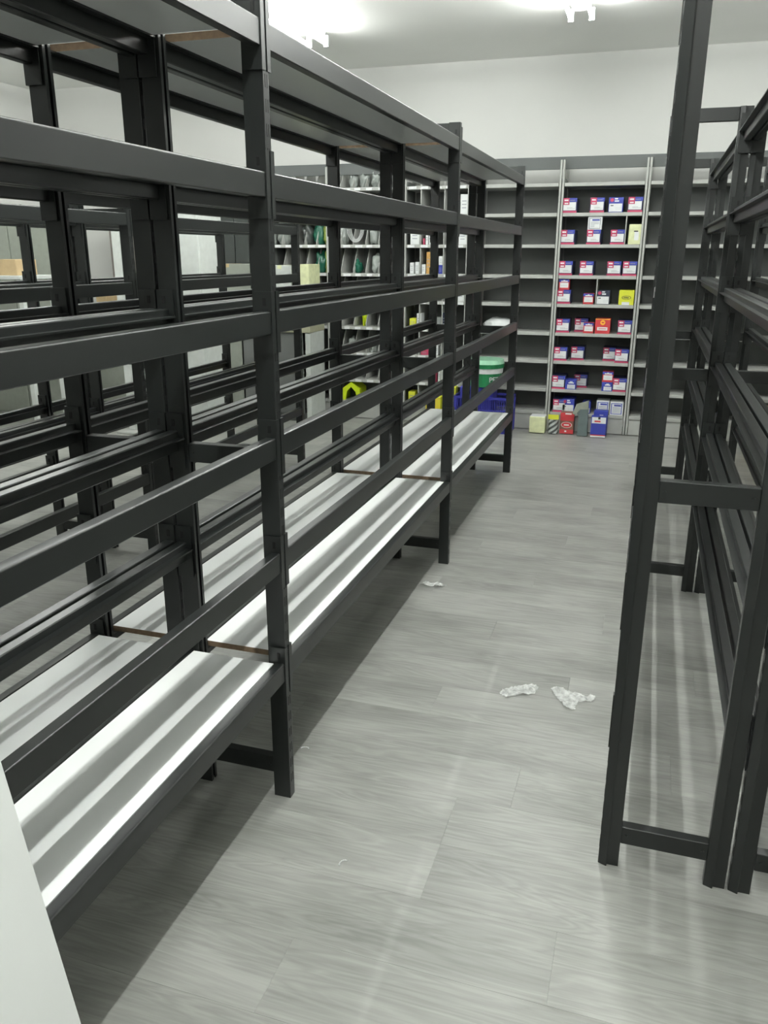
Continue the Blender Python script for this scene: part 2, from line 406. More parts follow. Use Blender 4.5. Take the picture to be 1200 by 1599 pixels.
# pigeonhole units
def pigeon(x0, x1, ndiv, label, slant=True, divs=None):
    t = bookcase('pigeonhole_shelving', x0, x1, label); w = x1 - x0
    xs = divs or [w * (i + 1) / (ndiv + 1) for i in range(ndiv)]
    def dm(h):
        m = MB()
        if slant: m.prism([(0.005, 0), (0.005, h * 0.12), (0.12, h), (0.30, h), (0.30, 0)], 0, -0.0025, 0.0025, GREY)
        else: m.prism([(0.005, 0), (0.005, h), (0.30, h), (0.30, 0)], 0, -0.004, 0.004, GREY)
        return m.mesh('divider')
    for i in range(1 if slant else 0, len(ZS) - 1):
        h = ZS[i + 1] - ZS[i] - 0.030; me = dm(h)
        for x in xs: obj('divider', me, t, (x, 0, ZS[i] + 0.001))
    me = dm(0.13)
    for x in xs: obj('divider', me, t, (x, 0, ZS[-1] + 0.001))
    lm = MB()
    for z in ZS:
        for i in range(int(w / 0.11)):
            a = 0.04 + i * 0.11 + random.uniform(-.008, .008); lm.box(a, a + random.uniform(0.05, 0.075), 0.0003, 0.0018, z - 0.025, z - 0.004, PAPER)
    tag(obj('shelf_label', lm, t), kind='stuff')
    return t
pigeon(-3.44, -2.862, 4, 'grey pigeonhole shelving behind the counter with bagged parts')
pigeon(-2.86, -2.142, 5, 'grey pigeonhole shelving with slanted dividers and white shelf labels')
pigeon(-2.140, -1.560, 2, 'grey pigeonhole shelving with square white cells right of the slanted dividers', False, [0.150, 0.360])
# ------------------------------------------------------------------ cartons
def carton(kind, w, h, dp):
    """origin: bottom centre of the front face; front faces -Y"""
    root = thing('carton', (0, 0, 0), '', 'box')
    def q(m, x0, x1, z0, z1, c, o=1): m.box(x0 * w - w / 2, x1 * w - w / 2, -0.0006 * o, 0, z0 * h, z1 * h, c)
    body = {'N': NAVY, 'C': BLUE, 'P': RED, 'D': DNAVY, 'Y': YEL, 'R': RED, 'B': BLUE, 'W': PAPER, 'G': CREAM, 'L': PAPER, 'T': BROWN, 'V': BLUE}[kind]
    b = MB().bbox(-w / 2, w / 2, 0, dp, 0, h, body, 0.0015)
    obj('carton_body', b, root); f = MB()
    if kind == 'N':
        q(f, 0, 1, 0.0, 0.13, PINK); q(f, 0.05, 0.93, 0.17, 0.72, PAPER); q(f, 0.45, 1, 0.74, 1, BLUE)
        q(f, 0.02, 0.46, 0.54, 1, PINK, 2); q(f, 0.10, 0.38, 0.80, 0.90, PAPER, 3); q(f, 0.12, 0.38, 0.60, 0.68, PAPER, 3)
        q(f, 0.5, 0.85, 0.83, 0.87, INK, 3); q(f, 0.3, 0.88, 0.27, 0.29, INK, 2); q(f, 0.3, 0.7, 0.34, 0.36, INK, 2)
    elif kind in 'CD':
        q(f, 0.04, 0.94, 0.04, 0.58, PAPER); q(f, 0.14, 0.34, 0.42, 0.48, DINK, 2); q(f, 0.40, 0.7, 0.70, 0.80, PAPER, 2); q(f, 0.40, 0.62, 0.86, 0.95, PAPER, 2)
        cc = MB(); 
        f.cyl(0, 0, 0, 0.0008, 0.13 * w, 0.13 * w, PINK, 14, Matrix.Translation((-0.28 * w, 0, 0.82 * h)) @ Matrix.Rotation(math.pi / 2, 4, 'X'))
        q(f, 0.5, 0.88, 0.18, 0.19, INK, 2); q(f, 0.5, 0.88, 0.28, 0.29, INK, 2)
    elif kind == 'P':
        q(f, 0, 1, 0.74, 1, BLUE); q(f, 0.1, 0.93, 0.2, 0.68, PAPER); q(f, 0.2, 0.85, 0.76, 0.86, PAPER, 2); q(f, 0.42, 0.6, 0.86, 0.92, PAPER, 2); q(f, 0.2, 0.8, 0.38, 0.40, INK, 2)
    elif kind == 'V':
        q(f, 0.2, 0.92, 0.08, 0.50, PAPER); q(f, 0.3, 0.8, 0.62, 0.74, PAPER); q(f, 0.42, 0.68, 0.74, 0.84, PAPER)
        for i in range(4): q(f, 0.28, 0.85, 0.14 + i * 0.09, 0.16 + i * 0.09, INK, 2)
    elif kind == 'Y':
        q(f, 0.22, 0.72, 0.0, 0.20, PAPER)
        for a in range(20):
            t = a / 20 * 2 * math.pi
            f.box(0.28 * w * math.cos(t) - 0.004, 0.28 * w * math.cos(t) + 0.004, -0.0012, 0, 0.5 * h + 0.13 * h * math.sin(t) - 0.0015, 0.5 * h + 0.13 * h * math.sin(t) + 0.0015, DINK)
        for i in range(4): q(f, 0.34 + i * 0.085, 0.39 + i * 0.085, 0.44, 0.56, DINK, 2)
    elif kind == 'R':
        q(f, 0, 1, 0.95, 1, ORANGE); q(f, 0.14, 0.84, 0.22, 0.44, PAPER)
        f.cyl(0, 0, 0, 0.0012, 0.17 * w, 0.17 * w, ORANGE, 16, Matrix.Translation((0, 0, 0.75 * h)) @ Matrix.Rotation(math.pi / 2, 4, 'X')); q(f, 0.42, 0.58, 0.71, 0.79, RED, 3)
        q(f, 0.25, 0.75, 0.31, 0.35, RED, 2)
    elif kind in 'WL':
        q(f, 0.08, 0.9, 0.08, 0.9, INK if kind == 'L' else BLUE); q(f, 0.14, 0.84, 0.13, 0.85, PAPER, 2); q(f, 0.3, 0.82, 0.68, 0.80, BLUE, 3)
        for i in range(4): q(f, 0.2, 0.78, 0.22 + i * 0.11, 0.26 + i * 0.11, INK, 3)
        if kind == 'L': q(f, 0.48, 0.86, 0.12, 0.38, PAPER, 4)
    elif kind == 'G':
        q(f, 0.45, 0.8, 0.2, 0.62, PAPER); q(f, 0.4, 0.72, 0.62, 0.68, DINK)
    elif kind == 'B':
        q(f, 0.05, 0.97, 0.68, 0.98, PAPER); q(f, 0.22, 0.62, 0.74, 0.82, RED, 2); q(f, 0, 1, 0.08, 0.13, RED); q(f, 0.0, 1, 0.0, 0.08, PAPER)
        q(f, 0.45, 0.6, 0.88, 1.0, DINK, 2)
    elif kind == 'T':
        q(f, 0, 1, 0.62, 1, RED); q(f, 0.35, 0.8, 0.92, 0.98, PAPER, 2); q(f, 0, 1, 0.0, 0.2, RED)
        Mx = Matrix.Translation((-0.02 * w, 0, 0.42 * h)) @ Matrix.Diagonal((1, 1, 0.55, 1)) @ Matrix.Rotation(math.pi / 2, 4, 'X')
        f.cyl(0, 0, 0, 0.0012, 0.40 * w, 0.40 * w, PAPER, 20, Mx); f.cyl(0, 0, 0, 0.0018, 0.36 * w, 0.36 * w, RED, 20, Mx)
        q(f, 0.3, 0.66, 0.39, 0.45, PAPER, 4); q(f, 0.36, 0.5, 0.08, 0.15, PAPER, 2)
    obj('printed_front', f, root)
    return root
CP = {}
def put(kind, x, z, label, y=None, w=0.114, h=0.114, dp=0.20, rz=0.0):
    k = (kind, w, h, dp)
    yy = SY0 + 0.012 if y is None else y
    if k in CP: o = copy_thing(CP[k], (x, yy, z), rz, label)
    else:
        o = carton(*k); CP[k] = o; o.location = (x, yy, z); o.rotation_euler = (0, 0, rz); o['label'] = label
    o['group'] = {'N': 'red and navy cartons on the metal shelving'}.get(kind, 'other cartons on the metal shelving')
    return o
def X4(px, z=0, y=None):
    return px
# pixel columns were measured in the photograph; converted once to metres
def colx(px, row):  # x position on the front of the carton shelves, per row (row = shelf index 7..0)
    p0, x0, sc = {7: (890.5, -.718, 197.5), 6: (887, -.719, 194), 5: (884, -.718, 192.3), 4: (881, -.717, 190.7), 3: (879.5, -.709, 188.1), 2: (875.5, -.714, 186.4), 1: (872.5, -.714, 184), 0: (868.5, -.723, 182.3)}[row]
    return x0 + (px - p0) / sc
names = {7: 'top filled', 6: 'second filled', 5: 'third filled', 4: 'fourth filled', 3: 'fifth filled', 2: 'sixth filled', 1: 'lowest raised'}
e = 0.0005
NL = 'red and navy carton, %s on the %s shelf'
for row, items in {7: [(890.5, 'leftmost'), (934, 'second from left'), (993, 'rightmost')], 6: [(887, 'leftmost'), (928, 'below the pale printed box'), (965, 'left of the divider')],
                   5: [(884, 'leftmost'), (917, 'second from left'), (960, 'third from left'), (984, 'rightmost')],
                   4: [(881, 'leftmost')], 3: [(879.5, 'leftmost'), (976, 'rightmost')], 2: [(875.5, 'leftmost'), (971.5, 'rightmost')], 1: [(872.5, 'leftmost'), (968, 'rightmost')]}.items():
    for px, w in items: put('N', colx(px, row), ZS[row] + e, NL % (w, names[row]), rz=random.uniform(-.03, .03))
put('C', colx(963, 7), ZS[7] + e, 'blue and white carton on the top filled shelf, third from left')
put('G', colx(991.5, 6), ZS[6] + e, 'pale green and white paper packet right of the divider', w=0.100, h=0.155, dp=0.12)
put('P', colx(920, 4), ZS[4] + e, 'small red and blue carton left of the divider, fourth filled shelf', w=0.085, h=0.087, dp=0.14)
put('D', colx(943, 4), ZS[4] + e, 'dark navy carton with white label right of the divider', w=0.108, h=0.113)
put('Y', colx(979, 4), ZS[4] + e, 'bright yellow carton with black oval logo on the fourth filled shelf', w=0.122, h=0.118)
put('N', colx(905, 3) + 0.01, ZS[3] + e, 'red and navy carton set back behind the small carton, fifth filled shelf', y=SY0 + 0.12, dp=0.18)
put('P', colx(919.5, 3) + 0.004, ZS[3] + e, 'small red and blue carton left of the red carton, fifth filled shelf', w=0.085, h=0.087, dp=0.10)
put('R', colx(942, 3), ZS[3] + e, 'bright red carton with yellow oval logo on the fifth filled shelf', w=0.122, h=0.123)
put('N', colx(899.5, 2) + 0.01, ZS[2] + e, 'red and navy carton set back, second from left on the sixth filled shelf', y=SY0 + 0.10, dp=0.18)
put('N', colx(953, 2) - 0.006, ZS[2] + e, 'red and navy carton set back, left of the rightmost on the sixth filled shelf', y=SY0 + 0.12, dp=0.18)
put('V', colx(892, 1), ZS[1] + e, 'small blue carton with white label, second on the lowest raised shelf', w=0.092, h=0.084, dp=0.12)
put('N', colx(900, 1) + 0.03, ZS[1] + e, 'red and navy carton set back behind the small blue carton', y=SY0 + 0.15, dp=0.16)
put('V', colx(949, 1), ZS[1] + e, 'small blue carton with white label, under the small red one', w=0.090, h=0.078, dp=0.12)
put('P', colx(949, 1), ZS[1] + 0.079 + e, 'small red and blue carton standing on a blue one, lowest raised shelf', w=0.090, h=0.088, dp=0.12)
put('W', colx(963.5, 0), ZS[0] + e, 'white box with blue print at the right end of the bottom shelf', w=0.112, h=0.115, dp=0.15)
put('W', colx(942, 0), ZS[0] + e, 'white box with blue print, second from right on the bottom shelf', w=0.108, h=0.118, dp=0.15, y=SY0 + 0.03)
put('N', colx(868.5, 0) + 0.03, ZS[0] + e, 'red and navy carton at the left end of the bottom shelf', w=0.112, h=0.112)
put('C', colx(888, 0), ZS[0] + e, 'blue carton on the bottom shelf behind the tall red and brown box', w=0.105, h=0.118)
put('V', colx(913, 0) + 0.02, ZS[0] + e, 'narrow blue carton on the bottom shelf behind the slate wrap', w=0.07, h=0.10, dp=0.15)
# stacked ones that fill the height between shelves
put('L', colx(928.5, 6), ZS[6] + 0.1155, 'pale grey printed box lying on the middle carton of the second filled shelf', y=SY0 + 0.014, w=0.114, h=0.1015, dp=0.06)
put('P', colx(880, 4), ZS[4] + 0.1155, 'small red and blue carton on the leftmost carton of the fourth shelf', y=SY0 + 0.014, w=0.085, h=0.086, dp=0.12)
# floor row in front of the cartons
def item(name, mb, loc, label, cat, rz=0, smooth=False):
    o = obj(name, mb, None, loc, smooth); o.rotation_euler = (0, 0, rz); return tag(o, label, cat)
cb = thing('cream_box', (-0.857, 7.09, 0), 'cream patterned box standing on the floor left of the striped roll', 'box')
obj('box_body', MB().bbox(-0.068, 0.068, 0, 0.14, 0, 0.142, CREAM, 0.004), cb); obj('box_flap', MB().box(-0.063, 0.063, 0.01, 0.13, 0.1422, 0.146, PAPER), cb)
def striped(name, loc, label):
    t = thing(name, loc, label, 'roll'); m = MB(); n = 24; k1, k2 = m.mi(SILV), m.mi(DARKW); nz = 16; hh = 0.125; r = 0.042
    for j in range(nz + 1):
        for i in range(n):
            a = 2 * math.pi * i / n; m.v.append(Vector((r * math.cos(a), 0.05 + r * math.sin(a), hh * j / nz)))
    for j in range(nz):
        for i in range(n):
            m.f.append([j * n + i, j * n + (i + 1) % n, (j + 1) * n + (i + 1) % n, (j + 1) * n + i]); m.m.append(k1 if ((i - j) % 6) < 3 else k2)
    m.f.append([i for i in range(n)][::-1]); m.m.append(k1); m.f.append([nz * n + i for i in range(n)]); m.m.append(k1)
    obj('roll_body', m, t); obj('yellow_card', MB().box(-0.045, 0.045, 0.02, 0.032, 0.1255, 0.165, YEL), t)
    return t
striped('wrapped_roll', (-0.720, 7.09, 0), 'grey and silver striped roll on the floor with a yellow card on top')
o = carton('T', 0.118, 0.185, 0.09); o.location = (-0.605, 7.14, 0); o['label'] = 'tall red and brown box standing on the floor between the roll and the slate wrap'; o['category'] = 'box'
o = carton('B', 0.126, 0.178, 0.075); o.location = (-0.333, 7.07, 0); o['label'] = 'bright blue box with white top band standing on the floor in front'; o['category'] = 'box'
o = carton('V', 0.118, 0.215, 0.075); o.location = (-0.325, 7.16, 0); o['label'] = 'blue box standing on the floor right behind the bright blue one'; o['category'] = 'box'
m = MB(); m.prism([(-0.075, 0.20), (-0.045, 0.27), (0.045, 0.305), (0.05, 0), (-0.035, 0), (-0.03, 0.17), (-0.05, 0.2)], 1, 0, 0.05, SLATE)
sl = thing('wrapped_bundle', (-0.475, 7.09, 0), 'slate grey wrapped bundle leaning between the brown and blue boxes', 'bundle'); obj('bundle_body', m, sl)
m = MB(); m.prism([(-0.085, 0.19), (-0.055, 0.275), (0.045, 0.31), (0.045, 0.235), (-0.02, 0.23), (-0.06, 0.18)], 1, -0.004, 0.0, STONE); obj('bundle_flap', m, sl)
# white bag on the empty unit
def blob(name, loc, sc, m, label, cat, seed=0, amp=0.3, freq=3.0, sub=3, flat=True):
    bm = bmesh.new(); bmesh.ops.create_icosphere(bm, subdivisions=sub, radius=1)
    for v in bm.verts:
        n = noise.noise(v.co * freq + Vector((seed * 7.3, seed, 0))); v.co *= 1 + amp * n
        v.co = Vector((v.co.x * sc[0], v.co.y * sc[1], v.co.z * sc[2]))
    zmin = -sc[2] * 0.72
    for v in bm.verts:
        if flat and v.co.z < zmin: v.co.z = zmin
        v.co.z -= zmin
    mb = MB(); mb.bm(bm, m); return tag(obj(name, mb, None, loc, True), label, cat)
blob('plastic_bag', (-1.28, 7.40, ZS[3] + e), (0.135, 0.09, 0.06), PAPER, 'white plastic bag lying on the empty grey shelving', 'bag', 1, 0.25, 2)
# blue basket, tub
def basket(x0, x1, y0, y1, h, label):
    t = thing('basket', (x0, y0, 0), label, 'basket'); w, dd = x1 - x0, y1 - y0
    m = MB(); m.box(0, w, 0, dd, 0, 0.008, BLUEP); obj('basket_base', m, t)
    r = MB(); 
    for z in (0.008, h * 0.62, h - 0.02):
        hh = 0.02 if z > h * 0.9 - 0.02 else 0.008
        r.box(0, w, 0, 0.008, z, z + hh, BLUEP).box(0, w, dd - 0.008, dd, z, z + hh, BLUEP).box(0, 0.008, 0.008, dd - 0.008, z, z + hh, BLUEP).box(w - 0.008, w, 0.008, dd - 0.008, z, z + hh, BLUEP)
    obj('basket_rim', r, t)
    g = MB(); n = 26
    for i in range(n + 1):
        a = (w - 0.005) * i / n; g.box(a, a + 0.005, 0.001, 0.006, 0.01, h - 0.02, BLUEP); g.box(a, a + 0.005, dd - 0.006, dd - 0.001, 0.01, h - 0.02, BLUEP)
    for i in range(12):
        a = (dd - 0.005) * i / 11; g.box(0.001, 0.006, a, a + 0.005, 0.01, h - 0.02, BLUEP); g.box(w - 0.006, w - 0.001, a, a + 0.005, 0.01, h - 0.02, BLUEP)
    tag(obj('basket_grid', g, t), kind='stuff')
    s = MB(); s.box(w - 0.03, w + 0.004, -0.004, 0.012, 0, h, BLUEP).box(-0.004, 0.03, -0.004, 0.012, 0, h, BLUEP); obj('basket_corner', s, t)
    return t
basket(-1.58, -1.075, 6.94, 7.22, 0.315, 'blue plastic grid basket on the floor beyond the left rack')
t = thing('storage_bin', (-1.37, 7.08, 0.0085), 'plain blue bin standing inside the blue grid basket', 'bin')
obj('bin_body', MB().bbox(-0.16, 0.13, -0.12, 0.12, 0, 0.39, BLUEP, 0.01), t)
t = thing('plastic_tub', (-1.33, 7.075, 0.400), 'green and white tub with clear green lid on the blue bin', 'tub')
obj('tub_body', MB().cyl(0, 0, 0, 0.115, 0.135, 0.148, GREEN, 28), t, smooth=False)
obj('white_band', MB().cyl(0, 0, 0.1155, 0.160, 0.150, 0.154, PAPER, 28), t)
lid = MB(); lid.cyl(0, 0, 0.1605, 0.195, 0.160, 0.162, GREEN, 28); lid.cyl(0, 0, 0.1955, 0.232, 0.162, 0.152, MINT, 28); obj('tub_lid', lid, t)
fc = bpy.data.curves.new('tub_lettering', 'FONT'); fc.body = 'PET'; fc.size = 0.062; fc.extrude = 0.002; fc.align_x = 'CENTER'
tmp = bpy.data.objects.new('tmp', fc); COL.objects.link(tmp); bpy.context.view_layer.update()
me = bpy.data.meshes.new_from_object(tmp); bpy.data.objects.remove(tmp); me.materials.clear(); me.materials.append(PAPER)
for v in me.vertices:   # wrap the lettering round the tub
    a = -math.pi / 2 + 0.74 + v.co.x / 0.15; zz = v.co.y; rr = 0.1475 + v.co.z + 0.0005
    v.co = Vector((rr * math.cos(a), rr * math.sin(a), 0.045 + zz))
obj('lettering', me, t)
# lime folding stand seen through the racks
t = thing('folding_stand', (-2.655, 7.258, ZS[0] + e), 'lime yellow tent-shaped stand with a dark opening on the bottom pigeonhole shelf', 'stand')
m = MB(); m.prism([(-0.085, 0.0), (-0.085, 0.11), (0.0, 0.172), (0.085, 0.11), (0.085, 0.0), (0.055, 0.0), (0.045, 0.08), (0.0, 0.125), (-0.045, 0.08), (-0.055, 0.0)], 1, 0, 0.010, LIME); obj('stand_front', m, t)
for s_ in (-1, 1):
    m = MB(); m.prism([(s_ * 0.085, 0.0), (s_ * 0.085, 0.11), (0, 0.172), (0, 0.166), (s_ * 0.079, 0.107), (s_ * 0.079, 0)], 1, 0.0105, 0.20, LIME); obj('stand_panel', m, t)
obj('stand_back', MB().box(-0.078, 0.078, 0.19, 0.198, 0.0, 0.10, DINK), t)
# ------------------------------------------------------------------ goods in the pigeonholes
GXT = ((420, -3.465), (500, -2.945), (560, -2.569), (600, -2.325), (640, -2.085), (690, -1.792), (740, -1.505))
def gx(px, z, y=7.25):   # x on the plane of the shelf fronts
    for (a, xa), (b, xb) in zip(GXT[:-1], GXT[1:]):
        if px <= b or b == 740: return xa + (px - a) / (b - a) * (xb - xa)
def bag(px, row, w, h, m, label, dy=0.10):
    z = ZS[row]; x = gx(px, z)
    o = blob('parts_bag', (x, SY0 + dy, z + 0.001), (w / 2, 0.05, h / 1.55), m, label, 'bag', px % 13, 0.6, 2.0, 3)
    o['group'] = 'bags in the pigeonholes'; return o
GLASSY = plain('grey_bagged_parts', '8f9591', 0.2); DKG = plain('dark_green_bag', '1d5a47', 0.25); OLV = plain('olive_green_bag', '8b9c50', 0.3); DRK = plain('dark_bag', '3a3f3d', 0.3)
bag(495, 6, 0.10, 0.17, DKG, 'dark green bag in the pigeonholes behind the cream carton')
bag(508, 6, 0.09, 0.18, OLV, 'olive green bag right of the dark green bag') 
bag(497, 5, 0.10, 0.16, DKG, 'second dark green bag, one row lower')
bag(510, 5, 0.09, 0.17, OLV, 'olive green bag, one row below the other olive bag')
bag(549, 8, 0.08, 0.12, GLASSY, 'grey bagged parts in the top row, left cell')
bag(565, 8, 0.09, 0.14, GLASSY, 'grey bagged parts in the top row, between two dividers')
bag(583, 8, 0.09, 0.13, GLASSY, 'grey bagged parts in the top row, right cell')
bag(580, 6, 0.09, 0.17, GLASSY, 'grey bagged parts above the white labels, right of the cable coil')
bag(532, 6, 0.08, 0.16, GLASSY, 'pale bag left of the cable coil')
bag(584, 5, 0.09, 0.15, GLASSY, 'crumpled grey bag in the slanted pigeonholes')
bag(555, 5, 0.07, 0.10, DKG, 'small green bag in the slanted pigeonholes')
bag(548, 4, 0.08, 0.13, SLATE, 'slate bag under the slanted dividers')
bag(571, 4, 0.07, 0.12, DRK, 'dark bag under the slanted dividers')
bag(565, 3, 0.05, 0.16, LIME, 'lime yellow packet in the pigeonholes')
bag(545, 2, 0.08, 0.12, GLASSY, 'grey bagged parts in the third row from the floor')
bag(578, 2, 0.08, 0.10, GLASSY, 'smaller grey bagged parts in the third row from the floor')
bag(478, 6, 0.10, 0.17, DRK, 'dark bag in the pigeonholes behind the counter')
bag(440, 6, 0.14, 0.18, GLASSY, 'large clear bagged parts behind the counter')
bag(420, 6, 0.10, 0.16, GLASSY, 'clear bagged parts at the left end behind the counter')
bag(460, 7, 0.10, 0.15, DRK, 'dark bag in the upper pigeonholes behind the counter')
bag(430, 7, 0.10, 0.17, DRK, 'dark tall bag in the upper pigeonholes, left')
bag(490, 7, 0.08, 0.17, DRK, 'dark narrow bag in the upper pigeonholes')
bag(665, 8, 0.06, 0.05, GLASSY, 'small grey bag on the square white cells')
# cable coil
cc = bpy.data.curves.new('cable_coil', 'CURVE'); cc.dimensions = '3D'; cc.bevel_depth = 0.0022
for i in range(4):
    sp = cc.splines.new('NURBS'); n = 9; sp.points.add(n - 1)
    for j in range(n):
        a = math.pi + math.pi * j / (n - 1); sp.points[j].co = ((0.05 + 0.012 * i) * math.cos(a), -0.004 * i, 0.15 + (0.12 + 0.008 * i) * math.sin(a), 1)
    sp.use_endpoint_u = True
cc.materials.append(PAPER)
tmp = bpy.data.objects.new('tmp', cc); COL.objects.link(tmp); bpy.context.view_layer.update(); me = bpy.data.meshes.new_from_object(tmp); bpy.data.objects.remove(tmp)
tag(obj('cable_coil', me, None, (gx(556, 1.62), 7.262, ZS[6] + 0.012)), 'loops of thin white cable hanging in a dark pigeonhole', 'cable')
# square-cell unit goods
def small(px, row, w, h, m, label, name='small_box', cat='box', dz=0, dp=0.12, dy=0.02):
    z = ZS[row] + e + dz; x = gx(px, z); t = thing(name, (x, SY0 + dy, z), label, cat, 'goods in the square cells')
    obj('box_body', MB().bbox(-w / 2, w / 2, 0, dp, 0, h, m, 0.002), t); lb = MB()
    for i in range(3): lb.box(-w * 0.3, w * 0.25, -0.0006, 0, h * (0.3 + 0.17 * i), h * (0.34 + 0.17 * i), INK)
    obj('label_print', lb, t); return t
small(647, 6, 0.085, 0.155, PAPER, 'white paper box in the left square cell', dp=0.03)
small(665.5, 6, 0.022, 0.12, PAPER, 'slim white box beside the pink one', dz=0, dp=0.1)
small(671, 6, 0.026, 0.15, PAPER, 'slim tall white box in the middle square cell', dp=0.1)
small(661, 6, 0.016, 0.05, PINK, 'small pink box in the middle square cell')
small(642.5, 5, 0.036, 0.095, PAPER, 'white box with dark foot, left one of two in the square cells')
small(651, 5, 0.036, 0.10, PAPER, 'white box with dark foot, right one of two in the square cells')
small(661, 5, 0.036, 0.08, PAPER, 'white carton beside the cork roll')
small(668.5, 5, 0.036, 0.185, CORK, 'tall cork brown block in the square cells')
small(687.5, 5, 0.034, 0.075, BLUE, 'blue box under a white one in the square cells')
small(687.5, 5, 0.034, 0.075, PAPER, 'white box standing on the blue one', dz=0.0755)
small(722, 7, 0.07, 0.16, PAPER, 'white and blue bag-like packet near the right upright', dp=0.05)
small(721, 6, 0.07, 0.14, PAPER, 'white packet with blue stripe, below the other white packet', dp=0.05)
small(720, 4, 0.07, 0.14, PAPER, 'plain white box near the right upright of the square cells')
small(645, 3, 0.06, 0.085, YEL, 'yellow tin in the lower square cells', 'tin', 'tin')
small(655, 3, 0.042, 0.13, PAPER, 'white bottle-like box next to the yellow tin')
small(666, 3, 0.05, 0.06, PAPER, 'low white box right of the yellow tin')
small(686, 3, 0.05, 0.10, GLASSY, 'grey box in the lower square cells')
small(695, 3, 0.03, 0.14, DNAVY, 'dark blue box in the lower square cells')
small(647, 2, 0.05, 0.10, PAPER, 'white printed box two shelves above the floor')
small(665, 2, 0.07, 0.045, PINK, 'flat crimson box two shelves above the floor')
small(684, 2, 0.03, 0.09, PAPER, 'narrow white box two shelves above the floor')
small(645, 0, 0.065, 0.11, YEL, 'yellow tin on the lowest shelf', 'tin', 'tin')
small(659, 0, 0.05, 0.10, PAPER, 'white box right of the lowest yellow tin')
small(682, 1, 0.03, 0.10, PINK, 'narrow pink box on the second lowest shelf')
small(691, 1, 0.04, 0.11, PAPER, 'white box on the second lowest shelf')
t = thing('paper_pack', (-1.80, 7.08, 0), 'yellow ribbed pack standing on the floor beyond the left racks', 'pack')
obj('pack_body', MB().bbox(-0.07, 0.07, 0, 0.1, 0, 0.27, YEL, 0.003), t)
rb = MB()
for i in range(9): rb.box(-0.065 + i * 0.015, -0.061 + i * 0.015, -0.001, 0, 0.01, 0.26, ORANGE)
obj('pack_rib', rb, t)
t = thing('paper_pack', (-1.635, 7.06, 0), 'red and yellow pack beside the blue basket', 'pack')
obj('pack_body', MB().bbox(-0.05, 0.05, 0, 0.1, 0, 0.13, RED, 0.003).bbox(-0.045, 0.045, 0.01, 0.09, 0.1305, 0.37, YEL, 0.003), t); obj('pack_label', MB().box(-0.02, 0.03, -0.001, 0, 0.02, 0.36, PAPER), t)
# ------------------------------------------------------------------ counters and cabinets at the left back
CW = plain('counter_white', 'c3c8c4', 0.5); CTOP = plain('counter_top_cream', 'a5a58c', 0.5); GP = plain('grey_green_panel', '8b9087', 0.6); BPN = plain('brown_grey_panel', '86807b', 0.6)
t = thing('counter', (-5.45, 6.86, 0), 'long pale counter with cream worktop in front of the pigeonholes', 'counter')
obj('worktop', MB().bbox(0, 2.55, 0, 0.36, 0.82, 0.88, CTOP, 0.004), t)
for i in range(4):
    a = 0.01 + i * 0.62; obj('front_panel', MB().bbox(a, a + 0.60, 0.02, 0.04, 0.08, 0.818, (GP, CW, GP, DGREY)[i], 0.002), t)
obj('side_panel', MB().bbox(2.50, 2.548, 0.01, 0.35, 0, 0.818, CW, 0.002), t); obj('plinth', MB().box(0.02, 2.48, 0.06, 0.3, 0, 0.08, DGREY), t)
def cardbox(x, y, z, w, d_, h, m, label, rz=0, lidm=None):
    t = thing('cardboard_box', (x, y, z), label, 'box', None, rz)
    obj('box_body', MB().bbox(-w / 2, w / 2, -d_ / 2, d_ / 2, 0, h, m, 0.003), t)
    obj('packing_tape', MB().box(-0.02, 0.02, -d_ / 2 - 0.0006, d_ / 2 + 0.0006, h - 0.03, h + 0.0006, lidm or TAN), t); return t
cardbox(-2.985, 7.04, 0.8805, 0.14, 0.26, 0.53, CREAM, 'cream carton at the right end of the counter', 0, CREAM)
cardbox(-3.20, 7.04, 0.8805, 0.22, 0.26, 0.52, CW, 'white carton on the counter left of the cream one', 0, CREAM)
cardbox(-3.72, 7.04, 0.8805, 0.52, 0.26, 0.53, GP, 'grey green carton on the counter in front of the tall black cabinet')
cardbox(-5.10, 7.00, 0.8805, 0.12, 0.2, 0.22, TAN, 'small brown cardboard box on the left part of the counter')
t = thing('wall_shelf', (-6.18, 5.55, 0), 'pale table at the left edge of the picture carrying a cardboard box', 'table')
obj('table_top', MB().bbox(0, 1.33, 0, 0.45, 1.295, 1.325, CW, 0.003), t)
for a in (0.02, 1.27):
    for b in (0.02, 0.39): obj('leg', MB().box(a, a + 0.04, b, b + 0.04, 0, 1.294, CW), t)
cardbox(-5.06, 5.72, 1.3255, 0.28, 0.24, 0.125, TAN, 'brown cardboard box on the pale table at the left picture edge')
t = thing('dark_cabinet', (-3.82, 7.25, 0), 'tall black cabinet left of the pigeonholes', 'cabinet')
obj('cabinet_body', MB().bbox(-0.34, 0.36, 0.02, 0.34, 0, 1.9, DRK, 0.004), t)
for s_ in (0, 1):
    dd_ = obj('door', MB().bbox(-0.335 + s_ * 0.35, 0.005 + s_ * 0.35, 0.0, 0.019, 0.05, 1.88, DRK, 0.003), t); obj('handle', MB().box(-0.01 + s_ * 0.03, -0.004 + s_ * 0.03, -0.02, 0, 0.9, 1.1, GREY), dd_)
t = thing('white_cabinet', (-3.68, 6.0, 0), 'tall white cabinet standing before the counter', 'cabinet')
obj('cabinet_body', MB().bbox(-0.15, 0.20, 0.02, 0.4, 0, 1.95, CW, 0.004), t); dd_ = obj('door', MB().bbox(-0.148, 0.198, 0, 0.019, 0.05, 1.94, CW, 0.003), t); obj('handle', MB().box(-0.12, -0.11, -0.02, 0, 0.9, 1.05, GREY), dd_)
t = thing('upright_panel', (-4.28, 6.0, 0), 'narrow tall white panel standing left of the white cabinet', 'panel')
